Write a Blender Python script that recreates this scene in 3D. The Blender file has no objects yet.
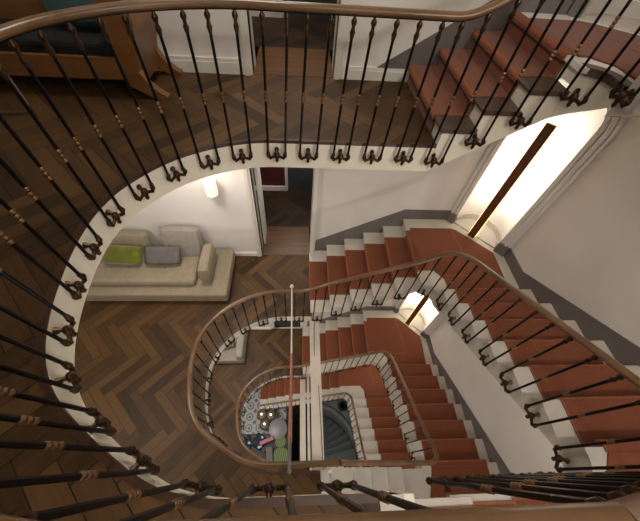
import bpy, bmesh, math, random
from mathutils import Vector, Matrix, Euler
from math import sin, cos, pi, radians
random.seed(7)
SC = bpy.context.scene
COL = SC.collection

# ------------------------------------------------------------------ camera
cam_d = bpy.data.cameras.new('camera')
cam = bpy.data.objects.new('camera', cam_d)
COL.objects.link(cam)
SC.camera = cam
cam.location = (0, 0, 1.4)
cam.rotation_euler = (radians(36.2249), radians(-3.0851), radians(-1.6308))
cam_d.sensor_fit = 'HORIZONTAL'
cam_d.sensor_width = 36.0
cam_d.lens = 299.21 / 640 * 36.0
cam_d.shift_x = (320 - 315.37) / 640
cam_d.shift_y = (258.86 - 260.5) / 640
cam_d.clip_start = 0.02
cam_d.clip_end = 60

# ------------------------------------------------------------------ world, lights, exposure
W = bpy.data.worlds.new('world'); SC.world = W; W.use_nodes = True
W.node_tree.nodes['Background'].inputs[0].default_value = (1.0, 0.93, 0.84, 1)
W.node_tree.nodes['Background'].inputs[1].default_value = 0.0
SC.view_settings.view_transform = 'Standard'
SC.view_settings.look = 'None'
SC.view_settings.gamma = 1
SC.view_settings.exposure = 0.88
WARM = (1.0, 0.92, 0.83)

def area(name, loc, size, power, col=WARM, rot=(0, 0, 0), sy=None):
    l = bpy.data.lights.new(name, 'AREA'); l.energy = power; l.color = col
    l.shape = 'RECTANGLE'; l.size = size; l.size_y = sy or size
    o = bpy.data.objects.new(name, l); COL.objects.link(o)
    o.location = loc; o.rotation_euler = rot
    return o

# geometry constants (metres)
Z1, Z0, ZL0H, ZH = -3.1145, -6.5377, -8.820, -10.722
R1, R0, R2 = 0.17303, 0.19018, 0.158
T, T2, TB = 0.3016, 0.264, 0.27
YE, YW = 2.21, 3.384
YES = {2: 2.21, 1: 2.15, 0: 2.12, -1: 2.12}
XE, XW = 1.932, 3.134
XS2, XS1, XS0 = 1.158, 0.247, 0.19
CX, AX = -0.224, 1.0375
YN = {2: -0.06, 1: 0.065, 0: 0.17, -1: 0.2}
XA = 0.449
Y1 = 1.921
XL, YB, ZC = -4.6, -1.42, 3.25
L1 = Z1 + 6 * R1
L0 = Z0 + 6 * R0
L2 = 4 * R2
CA, CB = (2.48, 3.384), (3.134, 2.65)

area('ceiling_light', (0.6, -0.6, 3.1), 0.8, 14)
area('ceiling_light.001', (-0.4, 2.9, 3.1), 0.5, 16)
area('ceiling_light.002', (-1.4, 2.7, -0.32), 0.5, 15)
area('ceiling_light.003', (-2.6, 0.6, -0.32), 0.5, 17)
area('ceiling_light.004', (-1.6, 2.7, Z1 - 0.33), 0.5, 22)
area('ceiling_light.005', (-1.9, 0.4, Z1 - 0.33), 0.4, 16)
area('ceiling_light.006', (-1.6, 1.2, Z0 - 0.33), 0.9, 38, col=(1.0, 0.97, 0.94))
area('front_fill', (2.3, YB + 0.03, 2.5), 0.35, 40, rot=(radians(66), 0, radians(-14)))  # this and the next three: unseen fills added to brighten flights and walls
area('front_fill.001', (1.7, YB + 0.03, -1.75), 0.35, 15, rot=(radians(92), 0, radians(12)))
area('front_fill.002', (1.7, YB + 0.03, -5.1), 0.35, 17, rot=(radians(92), 0, radians(12)))
area('front_fill.003', (1.7, YB + 0.03, -8.3), 0.35, 17, rot=(radians(92), 0, radians(12)))
area('passage_fill', (0.0, 4.6, 2.2), 0.4, 12)  # both are added fills that lift the dark rooms behind the doorways
area('passage_fill.001', (0.0, 4.6, Z1 + 2.2), 0.4, 12)

# ------------------------------------------------------------------ materials
def new_mat(name):
    m = bpy.data.materials.new(name); m.use_nodes = True
    return m, m.node_tree, m.node_tree.nodes['Principled BSDF']

def hexc(h):
    v = [int(h[i:i + 2], 16) / 255 for i in (0, 2, 4)]
    return tuple((c / 12.92 if c <= 0.04045 else ((c + 0.055) / 1.055) ** 2.4) for c in v) + (1,)

class NB:
    def __init__(s, nt): s.nt = nt
    def n(s, t, **k):
        x = s.nt.nodes.new(t)
        for a, b in k.items(): setattr(x, a, b)
        return x
    def l(s, a, b): s.nt.links.new(a, b)
    def m(s, op, a, b=None, c=None):
        x = s.n('ShaderNodeMath', operation=op)
        for i, v in enumerate((a, b, c)):
            if v is None: continue
            if isinstance(v, (int, float)): x.inputs[i].default_value = v
            else: s.l(v, x.inputs[i])
        return x.outputs[0]
    def ramp(s, fac, stops, interp='LINEAR'):
        r = s.n('ShaderNodeValToRGB'); r.color_ramp.interpolation = interp
        e = r.color_ramp.elements
        while len(e) < len(stops): e.new(0.5)
        for i, (p, c) in enumerate(stops): e[i].position = p; e[i].color = c
        s.l(fac, r.inputs[0]); return r.outputs[0]

def noisy(name, c1, c2, scale=6, rough=0.6, metal=0.0, bump=0.0, bscale=60, detail=4, stretch=None, sheen=0):
    m, nt, b = new_mat(name); g = NB(nt)
    tc = g.n('ShaderNodeTexCoord'); src = tc.outputs['Object']
    if stretch:
        mp = g.n('ShaderNodeMapping'); mp.inputs['Scale'].default_value = stretch
        g.l(src, mp.inputs[0]); src = mp.outputs[0]
    no = g.n('ShaderNodeTexNoise'); no.inputs['Scale'].default_value = scale; no.inputs['Detail'].default_value = detail
    g.l(src, no.inputs['Vector'])
    col = g.ramp(no.outputs[0], [(0.3, hexc(c1)), (0.7, hexc(c2))])
    g.l(col, b.inputs['Base Color'])
    b.inputs['Roughness'].default_value = rough; b.inputs['Metallic'].default_value = metal
    if sheen: b.inputs['Sheen Weight'].default_value = sheen
    if bump:
        n2 = g.n('ShaderNodeTexNoise'); n2.inputs['Scale'].default_value = bscale; n2.inputs['Detail'].default_value = 3
        g.l(src, n2.inputs['Vector'])
        bp = g.n('ShaderNodeBump'); bp.inputs['Strength'].default_value = bump; bp.inputs['Distance'].default_value = 0.004
        g.l(n2.outputs[0], bp.inputs['Height']); g.l(bp.outputs[0], b.inputs['Normal'])
    return m

def herringbone(name, wd=0.115, n=6, dark=('2f1f0c', '644829'), ang=45, rough=0.55):
    m, nt, b = new_mat(name); g = NB(nt)
    tc = g.n('ShaderNodeTexCoord')
    mp = g.n('ShaderNodeMapping'); mp.vector_type = 'POINT'
    mp.inputs['Rotation'].default_value = (0, 0, radians(ang)); mp.inputs['Scale'].default_value = (1 / wd,) * 3
    g.l(tc.outputs['Object'], mp.inputs[0])
    sp = g.n('ShaderNodeSeparateXYZ'); g.l(mp.outputs[0], sp.inputs[0])
    u, v = sp.outputs[0], sp.outputs[1]
    i, j = g.m('FLOOR', u), g.m('FLOOR', v)
    fu, fv = g.m('FRACT', u), g.m('FRACT', v)
    d = g.m('SUBTRACT', i, j)
    mm = g.m('FLOORED_MODULO', d, 2 * n)
    hor = g.m('LESS_THAN', mm, n - 0.5)
    q = g.m('FLOORED_MODULO', g.m('SUBTRACT', g.m('SUBTRACT', j, i), 1), 2 * n)
    inv = g.m('SUBTRACT', 1, hor)
    def sel(a, c): return g.m('ADD', g.m('MULTIPLY', a, hor), g.m('MULTIPLY', c, inv))
    along = sel(g.m('ADD', fu, mm), g.m('ADD', fv, q))
    across = sel(fv, fu)
    idx = sel(g.m('SUBTRACT', i, mm), i)
    idy = sel(j, g.m('SUBTRACT', j, q))
    cv = g.n('ShaderNodeCombineXYZ'); g.l(idx, cv.inputs[0]); g.l(idy, cv.inputs[1]); g.l(hor, cv.inputs[2])
    wn = g.n('ShaderNodeTexWhiteNoise'); g.l(cv.outputs[0], wn.inputs['Vector'])
    gv = g.n('ShaderNodeCombineXYZ')
    g.l(g.m('MULTIPLY', along, 0.35), gv.inputs[0]); g.l(g.m('MULTIPLY', across, 5.0), gv.inputs[1])
    g.l(g.m('MULTIPLY', wn.outputs[0], 60), gv.inputs[2])
    gn = g.n('ShaderNodeTexNoise'); gn.inputs['Scale'].default_value = 1.6; gn.inputs['Detail'].default_value = 5
    g.l(gv.outputs[0], gn.inputs['Vector'])
    f = g.m('ADD', g.m('MULTIPLY', wn.outputs[0], 0.62), g.m('MULTIPLY', gn.outputs[0], 0.5))
    ed = g.m('MINIMUM', across, g.m('SUBTRACT', 1, across))
    el = g.m('MINIMUM', along, g.m('SUBTRACT', n, along))
    e = g.m('MINIMUM', ed, el)
    gap = g.m('LESS_THAN', e, 0.022)
    col = g.ramp(f, [(0.15, hexc(dark[0])), (0.95, hexc(dark[1]))])
    mx = g.n('ShaderNodeMix'); mx.data_type = 'RGBA'
    g.l(gap, mx.inputs[0]); g.l(col, mx.inputs[6]); mx.inputs[7].default_value = hexc('1c120a')
    g.l(mx.outputs[2], b.inputs['Base Color'])
    b.inputs['Roughness'].default_value = rough; b.inputs['Specular IOR Level'].default_value = 0.3
    return m

def tiles(name):
    m, nt, b = new_mat(name); g = NB(nt)
    tc = g.n('ShaderNodeTexCoord'); sp = g.n('ShaderNodeSeparateXYZ'); g.l(tc.outputs['Object'], sp.inputs[0])
    sz = 0.36
    u = g.m('DIVIDE', g.m('ADD', sp.outputs[0], 0.03), sz); v = g.m('DIVIDE', g.m('ADD', sp.outputs[1], 0.16), sz)
    fu = g.m('SUBTRACT', g.m('FRACT', u), 0.5); fv = g.m('SUBTRACT', g.m('FRACT', v), 0.5)
    rr = g.m('SQRT', g.m('ADD', g.m('MULTIPLY', fu, fu), g.m('MULTIPLY', fv, fv)))
    ring = g.m('LESS_THAN', g.m('ABSOLUTE', g.m('SUBTRACT', rr, 0.30)), 0.05)
    dot = g.m('LESS_THAN', rr, 0.13)
    corner = g.m('GREATER_THAN', g.m('ADD', g.m('ABSOLUTE', fu), g.m('ABSOLUTE', fv)), 0.78)
    f = g.m('MAXIMUM', ring, g.m('MAXIMUM', dot, corner))
    no = g.n('ShaderNodeTexNoise'); no.inputs['Scale'].default_value = 9; g.l(tc.outputs['Object'], no.inputs['Vector'])
    f2 = g.m('ADD', g.m('MULTIPLY', f, 0.75), g.m('MULTIPLY', no.outputs[0], 0.25))
    g.l(g.ramp(f2, [(0.1, hexc('9c9995')), (0.9, hexc('55534f'))]), b.inputs['Base Color'])
    b.inputs['Roughness'].default_value = 0.45
    return m

def striped(name, c1, c2, per=0.03, axis=0):
    m, nt, b = new_mat(name); g = NB(nt)
    tc = g.n('ShaderNodeTexCoord'); sp = g.n('ShaderNodeSeparateXYZ'); g.l(tc.outputs['Object'], sp.inputs[0])
    w = g.m('SINE', g.m('MULTIPLY', sp.outputs[axis], 2 * pi / per))
    g.l(g.ramp(g.m('ADD', g.m('MULTIPLY', w, 0.5), 0.5), [(0.3, hexc(c1)), (0.7, hexc(c2))]), b.inputs['Base Color'])
    b.inputs['Roughness'].default_value = 0.85
    return m

def blotch(name, c1, c2, scale=5, thr=0.55):
    m, nt, b = new_mat(name); g = NB(nt)
    tc = g.n('ShaderNodeTexCoord')
    no = g.n('ShaderNodeTexVoronoi'); no.inputs['Scale'].default_value = scale; no.feature = 'F1'
    g.l(tc.outputs['Object'], no.inputs['Vector'])
    g.l(g.ramp(no.outputs['Distance'], [(thr - 0.05, hexc(c2)), (thr, hexc(c1))]), b.inputs['Base Color'])
    b.inputs['Roughness'].default_value = 0.85
    return m

def emit(name, c, s):
    m, nt, b = new_mat(name)
    b.inputs['Base Color'].default_value = hexc(c)
    b.inputs['Emission Color'].default_value = hexc(c); b.inputs['Emission Strength'].default_value = s
    return m

M = dict(
    wall=noisy('wall_paint', 'e2ded9', 'e9e6e1', 2.0, 0.85, bump=0.05),
    white=noisy('white_paint', 'dcd8cf', 'e6e2d8', 3.0, 0.55),
    cream=noisy('cream_paint', 'e9e2d0', 'f0eada', 3.0, 0.6),
    step=noisy('pale_step_paint', 'bdb6ac', 'cbc4ba', 3.0, 0.55),
    dado=noisy('taupe_skirting', '6c6562', '746e6a', 3.0, 0.6),
    red=noisy('rust_carpet', '703a21', '7c4428', 45, 0.95, bump=0.5, bscale=260, sheen=0.15),
    nosing_glint=noisy('carpet_nosing_highlight', '8a4e31', '955a3a', 45, 0.95),  # paler rust: painted highlight where rounded nosings catch the light
    bind=noisy('carpet_binding', '84543a', '906044', 30, 0.9),
    floor=herringbone('herringbone_oak'),
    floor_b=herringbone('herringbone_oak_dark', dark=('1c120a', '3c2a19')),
    board=noisy('oak_boards', '50341b', '6e4a2a', 2.5, 0.45, stretch=(0.5, 9, 1)),
    rail=noisy('handrail_wood', '5e452c', '7e5f41', 4, 0.3, stretch=(1, 1, 1), detail=6),
    edge=noisy('floor_edge_wood', '3a2415', '4a2f1c', 4, 0.45),
    iron=noisy('black_iron', '14110f', '1f1a17', 20, 0.35, metal=0.75),
    bronze=noisy('aged_bronze', '2e2118', '543d29', 30, 0.35, metal=0.8),
    gold=noisy('worn_gilt', '6b4e36', '9a7854', 40, 0.35, metal=0.7),
    sofa=noisy('sofa_linen', '8f836e', '9a8e79', 12, 0.95, bump=0.25, bscale=300, sheen=0.1),
    sofa2=noisy('sofa_back_linen', '8f877e', '9a928a', 12, 0.95, bump=0.25, bscale=300, sheen=0.1),
    grey=noisy('grey_linen', '625d5a', '6e6966', 14, 0.95, bump=0.25, bscale=300),
    green=noisy('moss_velvet', '55570f', '6b6d14', 9, 0.85, sheen=0.3),
    teal=noisy('teal_cloth', '26403f', '2f4d4b', 9, 0.85),
    birch=noisy('honey_wood', '704a28', '825a34', 3, 0.35, stretch=(1, 1, 6), detail=6),
    black=noisy('black_cloth', '08080a', '0e0e10', 20, 0.9),
    chrome=noisy('chrome', 'd8d8d8', 'e4e4e4', 3, 0.28, metal=1.0),
    lampwood=noisy('lamp_wood', '5a3020', '70422c', 5, 0.45, stretch=(6, 6, 1)),
    burg=noisy('burgundy_paint', '4a1519', '551a1e', 4, 0.7),
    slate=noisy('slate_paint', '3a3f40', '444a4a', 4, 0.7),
    tile=tiles('patterned_tiles'),
    spiral=noisy('grey_stair_paint', '56595a', '66696a', 6, 0.5),
    spiral2=noisy('grey_tread', '3c413f', '494e4b', 10, 0.6),
    copper=noisy('copper_tube', '96604e', 'b07c69', 20, 0.45, metal=0.1),
    steel=noisy('painted_steel', 'cfc5b8', 'dbd2c6', 5, 0.4),
    navy=blotch('navy_white_print', '1a2030', 'b4bccb', 7, 0.30),
    pink=noisy('pink_cloth', '9a5660', 'b87a80', 12, 0.85),
    dgreen=striped('green_stripe', '565f3c', '747e56', 0.06),
    tgrey=noisy('grey_top', '6c6967', '777472', 8, 0.4),
    brownsh=noisy('amber_shade', '4c4031', '5a4c3a', 8, 0.5),
    warm_emit=emit('warm_bulb', 'ffd9a0', 6.0),
    strip_emit=emit('led_strip', 'ffcf7a', 1.6),
    bulb=emit('small_bulb', 'fff0d0', 5.0),
)

# ------------------------------------------------------------------ mesh helpers
class MB:
    def __init__(s): s.v, s.f, s.mi = [], [], []
    def add(s, vs, fs, mi=0):
        o = len(s.v); s.v += [tuple(v) for v in vs]
        s.f += [tuple(i + o for i in f) for f in fs]; s.mi += [mi] * len(fs)
    def box(s, x0, x1, y0, y1, z0, z1, mi=0):
        s.add([(x0, y0, z0), (x1, y0, z0), (x1, y1, z0), (x0, y1, z0), (x0, y0, z1), (x1, y0, z1), (x1, y1, z1), (x0, y1, z1)],
              [(0, 3, 2, 1), (4, 5, 6, 7), (0, 1, 5, 4), (1, 2, 6, 5), (2, 3, 7, 6), (3, 0, 4, 7)], mi)
    def prism(s, pts, f0, f1, mi=0):
        """pts 2D; f0/f1 map a 2D point to 3D on either side"""
        n = len(pts)
        s.add([f0(p) for p in pts] + [f1(p) for p in pts],
              [tuple(range(n))[::-1], tuple(range(n, 2 * n))] + [(i, (i + 1) % n, n + (i + 1) % n, n + i) for i in range(n)], mi)
    def zprism(s, pts, z0, z1, mi=0): s.prism(pts, lambda p: (p[0], p[1], z0), lambda p: (p[0], p[1], z1), mi)
    def lathe(s, prof, seg=10, mi=0, c=(0, 0, 0)):
        n = len(prof); vs = []
        for r, z in prof:
            for k in range(seg):
                a = 2 * pi * k / seg; vs.append((c[0] + r * cos(a), c[1] + r * sin(a), c[2] + z))
        fs = []
        for i in range(n - 1):
            for k in range(seg):
                k2 = (k + 1) % seg; fs.append((i * seg + k, i * seg + k2, (i + 1) * seg + k2, (i + 1) * seg + k))
        fs.append(tuple(range(seg))[::-1]); fs.append(tuple((n - 1) * seg + k for k in range(seg)))
        s.add(vs, fs, mi)
    def tube(s, pts, r, seg=8, mi=0, up=(0, 0, 1), ry=None):
        """sweep an ellipse (r sideways, ry along up)"""
        pts = [Vector(p) for p in pts]; n = len(pts); vs = []; ry = ry or r
        rs = r if isinstance(r, (list, tuple)) else [r] * n
        rys = ry if isinstance(ry, (list, tuple)) else [ry] * n
        for i, p in enumerate(pts):
            t = (pts[min(i + 1, n - 1)] - pts[max(i - 1, 0)]).normalized()
            u = Vector(up)
            if abs(t.dot(u)) > 0.95: u = Vector((1, 0, 0))
            sd = t.cross(u).normalized(); uu = sd.cross(t).normalized()
            for k in range(seg):
                a = 2 * pi * (k + 0.5) / seg
                vs.append(p + sd * rs[i] * cos(a) + uu * rys[i] * sin(a))
        fs = [(i * seg + k, i * seg + (k + 1) % seg, (i + 1) * seg + (k + 1) % seg, (i + 1) * seg + k) for i in range(n - 1) for k in range(seg)]
        fs.append(tuple(range(seg))[::-1]); fs.append(tuple((n - 1) * seg + k for k in range(seg)))
        s.add(vs, fs, mi)
    def sphere(s, c, r, seg=10, ring=6, mi=0, sc=(1, 1, 1)):
        vs = [(c[0], c[1], c[2] - r * sc[2])]; fs = []
        for i in range(1, ring):
            a = pi * i / ring
            for k in range(seg):
                b = 2 * pi * k / seg
                vs.append((c[0] + r * sc[0] * sin(a) * cos(b), c[1] + r * sc[1] * sin(a) * sin(b), c[2] - r * sc[2] * cos(a)))
        vs.append((c[0], c[1], c[2] + r * sc[2])); L = len(vs) - 1
        for k in range(seg):
            k2 = (k + 1) % seg
            fs.append((0, 1 + k2, 1 + k)); fs.append((L, L - seg + k, L - seg + k2))
            for i in range(ring - 2):
                fs.append((1 + i * seg + k, 1 + i * seg + k2, 1 + (i + 1) * seg + k2, 1 + (i + 1) * seg + k))
        s.add(vs, fs, mi)
    def mesh(s, name, mats, smooth=False):
        me = bpy.data.meshes.new(name); me.from_pydata(s.v, [], s.f); me.validate()
        for m in (mats if isinstance(mats, (list, tuple)) else [mats]): me.materials.append(m)
        if len(me.polygons) == len(s.mi):
            me.polygons.foreach_set('material_index', s.mi)
        bm = bmesh.new(); bm.from_mesh(me); bmesh.ops.recalc_face_normals(bm, faces=bm.faces); bm.to_mesh(me); bm.free()
        if smooth:
            me.polygons.foreach_set('use_smooth', [True] * len(me.polygons))
            try: me.set_sharp_from_angle(angle=radians(40))
            except Exception: pass
        return me
    def obj(s, name, mats, parent=None, smooth=False, bevel=0, world=True):
        o = bpy.data.objects.new(name, s.mesh(name, mats, smooth)); COL.objects.link(o)
        if parent: adopt(o, parent)
        if bevel:
            b = o.modifiers.new('bevel', 'BEVEL'); b.width = bevel; b.segments = 2; b.limit_method = 'ANGLE'; b.angle_limit = radians(40)
        return o

def adopt(o, parent):
    """parent a part, its own placement stays in world terms"""
    o.parent = parent
    o.matrix_parent_inverse = parent_inv(parent)
def parent_inv(p):
    m = Matrix.Translation(p.location) @ p.rotation_euler.to_matrix().to_4x4()
    if p.parent: m = p.parent.matrix_basis @ Matrix.Identity(4) if False else (Matrix.Translation(p.parent.location) @ p.parent.rotation_euler.to_matrix().to_4x4() @ p.matrix_parent_inverse @ m)
    return m.inverted()
def thing(name, label, cat, loc=(0, 0, 0), group=None):
    o = bpy.data.objects.new(name, None); COL.objects.link(o); o.location = loc
    o.empty_display_size = 0.1
    return tag(o, label, cat, group)
def tag(o, label, cat, group=None, kind=None):
    o['label'] = label; o['category'] = cat
    if group: o['group'] = group
    if kind: o['kind'] = kind
    return o
def struct(o): o['kind'] = 'structure'; return o

def cushion(w, d, h, n=14, p=0.35, pinch=0.12):
    """pillow-shaped grid, centred, lying flat; w x d x h"""
    mb = MB(); vs = []; fs = []
    for side in (1, -1):
        for i in range(n + 1):
            for j in range(n + 1):
                a, b = 2 * i / n - 1, 2 * j / n - 1
                e = max(0, (1 - a ** 4)) ** p * max(0, (1 - b ** 4)) ** p
                k = 1 - pinch * (a * a * b * b) * 0.5
                x = a * w / 2 * (1 - pinch * 0.5 * (b * b) * (1 - abs(a) * 0.2) * 0 ) * k
                y = b * d / 2 * k
                vs.append((x, y, side * h / 2 * e))
    N = (n + 1) ** 2
    for s_ in (0, 1):
        for i in range(n):
            for j in range(n):
                q = [s_ * N + i * (n + 1) + j, s_ * N + (i + 1) * (n + 1) + j, s_ * N + (i + 1) * (n + 1) + j + 1, s_ * N + i * (n + 1) + j + 1]
                fs.append(tuple(q if s_ == 0 else q[::-1]))
    mb.add(vs, fs)
    return mb
def weld(o):
    bm = bmesh.new(); bm.from_mesh(o.data); bmesh.ops.remove_doubles(bm, verts=bm.verts, dist=0.0005)
    bmesh.ops.recalc_face_normals(bm, faces=bm.faces); bm.to_mesh(o.data); bm.free()
    o.data.polygons.foreach_set('use_smooth', [True] * len(o.data.polygons)); return o
def rbox(x0, x1, y0, y1, z0, z1, r=0.04):
    mb = MB(); mb.box(x0, x1, y0, y1, z0, z1); return mb

# ------------------------------------------------------------------ room shell
EGG = [(-0.224, -0.06), (-0.34, -0.055), (-0.53, -0.012), (-0.72, 0.09), (-0.92, 0.225), (-1.055, 0.345), (-1.155, 0.50), (-1.225, 0.70), (-1.27, 0.95), (-1.285, 1.2),
       (-1.258, 1.43), (-1.165, 1.66), (-0.95, 1.925), (-0.68, 2.10), (-0.42, 2.19), (-0.224, 2.215)]
def arc_left(yn, off=0.0, ye=None, n=40):
    """outline of the round end of the well from (CX,yn) to (CX,ye), moved inwards by off"""
    ye = YE if ye is None else ye
    y0, y1 = EGG[0][1], EGG[-1][1]
    K = [Vector((x, yn + (y - y0) / (y1 - y0) * (ye - yn))) for x, y in EGG]
    K = [Vector((K[0].x + 0.12, K[0].y))] + K + [Vector((K[-1].x + 0.2, K[-1].y))]
    out = []
    m = len(K) - 3
    for k in range(n + 1):
        f = m * k / n; i = min(int(f), m - 1); t = f - i
        a, b, c, d = K[i:i + 4]
        p = 0.5 * ((2 * b) + (c - a) * t + (2 * a - 5 * b + 4 * c - d) * t * t + (3 * b - a - 3 * c + d) * t ** 3)
        out.append(p)
    res = []
    for k, p in enumerate(out):
        t = (out[min(k + 1, n)] - out[max(k - 1, 0)]).normalized()
        if k in (0, n): t = Vector((-1 if k == 0 else 1, 0))
        nrm = Vector((t.y, -t.x))   # towards the middle of the well
        res.append((p.x + nrm.x * off, p.y + nrm.y * off))
    return res

def floor_slab(z, yn, xs, mat, thick=0.25, full=False):
    xs = xs - 0.005
    pts = [(xs, YW), (XL, YW), (XL, YB), (XA - 0.14, YB), (XA - 0.14, yn)] + arc_left(yn) + [(xs, YE)]
    mb = MB(); mb.zprism(pts, z - 0.02, z)
    o = struct(mb.obj('floor', mat))
    # ceiling of the room beneath, set back from the edge
    pts2 = [(xs, YW), (XL, YW), (XL, YB), (XA - 0.15, YB), (XA - 0.15, yn - 0.03)] + arc_left(yn, -0.03) + [(xs, YE + 0.03)]
    mb = MB(); mb.zprism(pts2, z - thick, z - 0.021)
    struct(mb.obj('ceiling', M['white']))
    # white fascia that lines the opening, and the wooden floor edge on top of it
    path = [(XA, yn)] + arc_left(yn, n=48) + [(xs, YE)]
    outer = [(XA, yn - 0.029)] + arc_left(yn, -0.029, n=48) + [(xs, YE + 0.029)]
    mb = MB(); mb.zprism(path + outer[::-1], z - thick - 0.01, z - 0.024)
    struct(mb.obj('trim_1', M['cream'], smooth=True))
    XN = XA - 0.145
    ins = [(XN, yn + 0.006)] + arc_left(yn, 0.006, n=48) + [(xs, YE - 0.006)]
    outs = [(XN, yn - 0.022)] + arc_left(yn, -0.022, n=48) + [(xs, YE + 0.022)]
    mb = MB(); mb.zprism(ins + outs[::-1], z - 0.023, z + 0.003)
    struct(mb.obj('trim_2', M['edge'], smooth=True))
    if z < -0.1 or True:   # pale nosing board where the flight from below arrives
        mb = MB(); mb.box(XA - 0.139, XA - 0.045, YB, yn + 0.0, z - 0.2, z + 0.002)
        struct(mb.obj('trim_3', M['step']))

floor_slab(0, YN[2], XS2, M['floor'])
YE = YES[1]
floor_slab(Z1, YN[1], XS1, M['floor'], 0.19)
YE = YES[0]
floor_slab(Z0, YN[0], XS0, M['floor'], 0.19)
YE = YES[2]

def wall_back(z0, z1, d0, d1, dz, name='wall_back', xl=XL):
    """back wall with one doorway d0..d1, height dz"""
    mb = MB()
    mb.box(xl, d0, YW, YW + 0.12, z0, z1)
    mb.box(d1, CA[0] + 0.0, YW, YW + 0.12, z0, z1)
    mb.box(d0, d1, YW, YW + 0.12, z0 + dz, z1)
    struct(mb.obj(name, M['wall']))
wall_back(0, ZC, -0.47, 0.36, 2.15)
wall_back(Z1 - 0.17, 0, -0.655, 0.225, 2.2 + 0.17)
wall_back(Z0 - 0.17, Z1 - 0.17, -0.62, 0.10, 2.3)
mb = MB(); mb.box(XL, CA[0], YW, YW + 0.12, ZH - 2.5, Z0 - 0.17); struct(mb.obj('wall_back', M['wall']))
mb = MB(); mb.box(XW, XW + 0.15, YB, CB[1], ZH - 2.5, ZC); struct(mb.obj('wall_right', M['wall']))
mb = MB(); mb.box(XL - 0.15, XL, YB, YW, ZH - 2.5, ZC); struct(mb.obj('wall_left', M['wall']))
mb = MB(); mb.box(XL, XW, YB - 0.15, YB, ZH - 2.5, ZC); struct(mb.obj('wall_front', M['wall']))
mb = MB(); mb.box(XL, XW + 0.15, YB - 0.15, YW + 0.12, ZC, ZC + 0.15); struct(mb.obj('ceiling', M['white']))

def doorway(z, d0, d1, dz, y_in, y_board, casing=0.085):
    # casing on the hall side
    for x0, x1 in ((d0 - casing, d0), (d1, d1 + casing)):
        mb = MB(); mb.box(x0, x1, YW - 0.03, YW - 0.0005, z + 0.001, z + dz + casing)
        mb.box(x0 + 0.012, x1 - 0.03, YW - 0.042, YW - 0.03, z + 0.001, z + dz + casing - 0.02)
        struct(mb.obj('trim_4', M['white']))
    mb = MB(); mb.box(d0, d1, YW - 0.03, YW - 0.0005, z + dz, z + dz + casing); struct(mb.obj('trim_4', M['white']))
    # deep jambs
    for x0, x1 in ((d0 - 0.04, d0), (d1, d1 + 0.04)):
        mb = MB(); mb.box(x0, x1, YW + 0.0, y_in, z + 0.001, z + dz); struct(mb.obj('trim_5', M['white']))
    # boards of the threshold, then the dark room behind
    mb = MB(); mb.box(d0, d1, YW, y_board, z - 0.05, z + 0.004); struct(mb.obj('floor', M['board']))
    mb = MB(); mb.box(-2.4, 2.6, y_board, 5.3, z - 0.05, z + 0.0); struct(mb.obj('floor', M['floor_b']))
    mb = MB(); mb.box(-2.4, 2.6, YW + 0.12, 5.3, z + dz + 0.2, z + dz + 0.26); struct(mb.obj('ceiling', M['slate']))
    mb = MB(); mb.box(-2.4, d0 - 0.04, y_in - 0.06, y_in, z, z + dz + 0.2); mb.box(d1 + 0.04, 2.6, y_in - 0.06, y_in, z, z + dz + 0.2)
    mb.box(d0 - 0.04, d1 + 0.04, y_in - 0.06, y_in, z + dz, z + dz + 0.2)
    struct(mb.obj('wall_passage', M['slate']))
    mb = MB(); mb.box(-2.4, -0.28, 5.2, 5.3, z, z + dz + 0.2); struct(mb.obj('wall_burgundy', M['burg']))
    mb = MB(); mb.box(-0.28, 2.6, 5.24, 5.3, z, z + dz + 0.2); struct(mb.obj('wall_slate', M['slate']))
    mb = MB(); mb.box(-2.4, -0.26, 5.17, 5.199, z + 0.001, z + 0.12); mb.box(-0.28, -0.22, 5.18, 5.239, z + 0.001, z + dz)
    struct(mb.obj('baseboard_passage', M['white']))
doorway(0, -0.47, 0.36, 2.15, 3.68, 4.12)
doorway(Z1, -0.655, 0.225, 2.2, 3.62, 4.1)
mb = MB(); mb.box(-0.64, -0.605, 3.64, 3.98, Z1 + 0.01, Z1 + 2.15)
struct(mb.obj('door_1', M['white']))
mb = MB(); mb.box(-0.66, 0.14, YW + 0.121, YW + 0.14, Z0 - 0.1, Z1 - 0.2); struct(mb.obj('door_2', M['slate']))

def baseboard(x0, x1, z, h=0.11):
    mb = MB(); mb.box(x0, x1, YW - 0.02, YW - 0.001, z + 0.001, z + h); mb.box(x0, x1, YW - 0.027, YW - 0.02, z + 0.001, z + h * 0.75)
    struct(mb.obj('baseboard_back', M['white']))
baseboard(XL + 0.02, -0.556, 0, 0.14); baseboard(0.446, 1.15, 0, 0.12)
baseboard(XL + 0.02, -0.741, Z1, 0.09)
baseboard(XL + 0.02, -0.70, Z0, 0.09)

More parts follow.
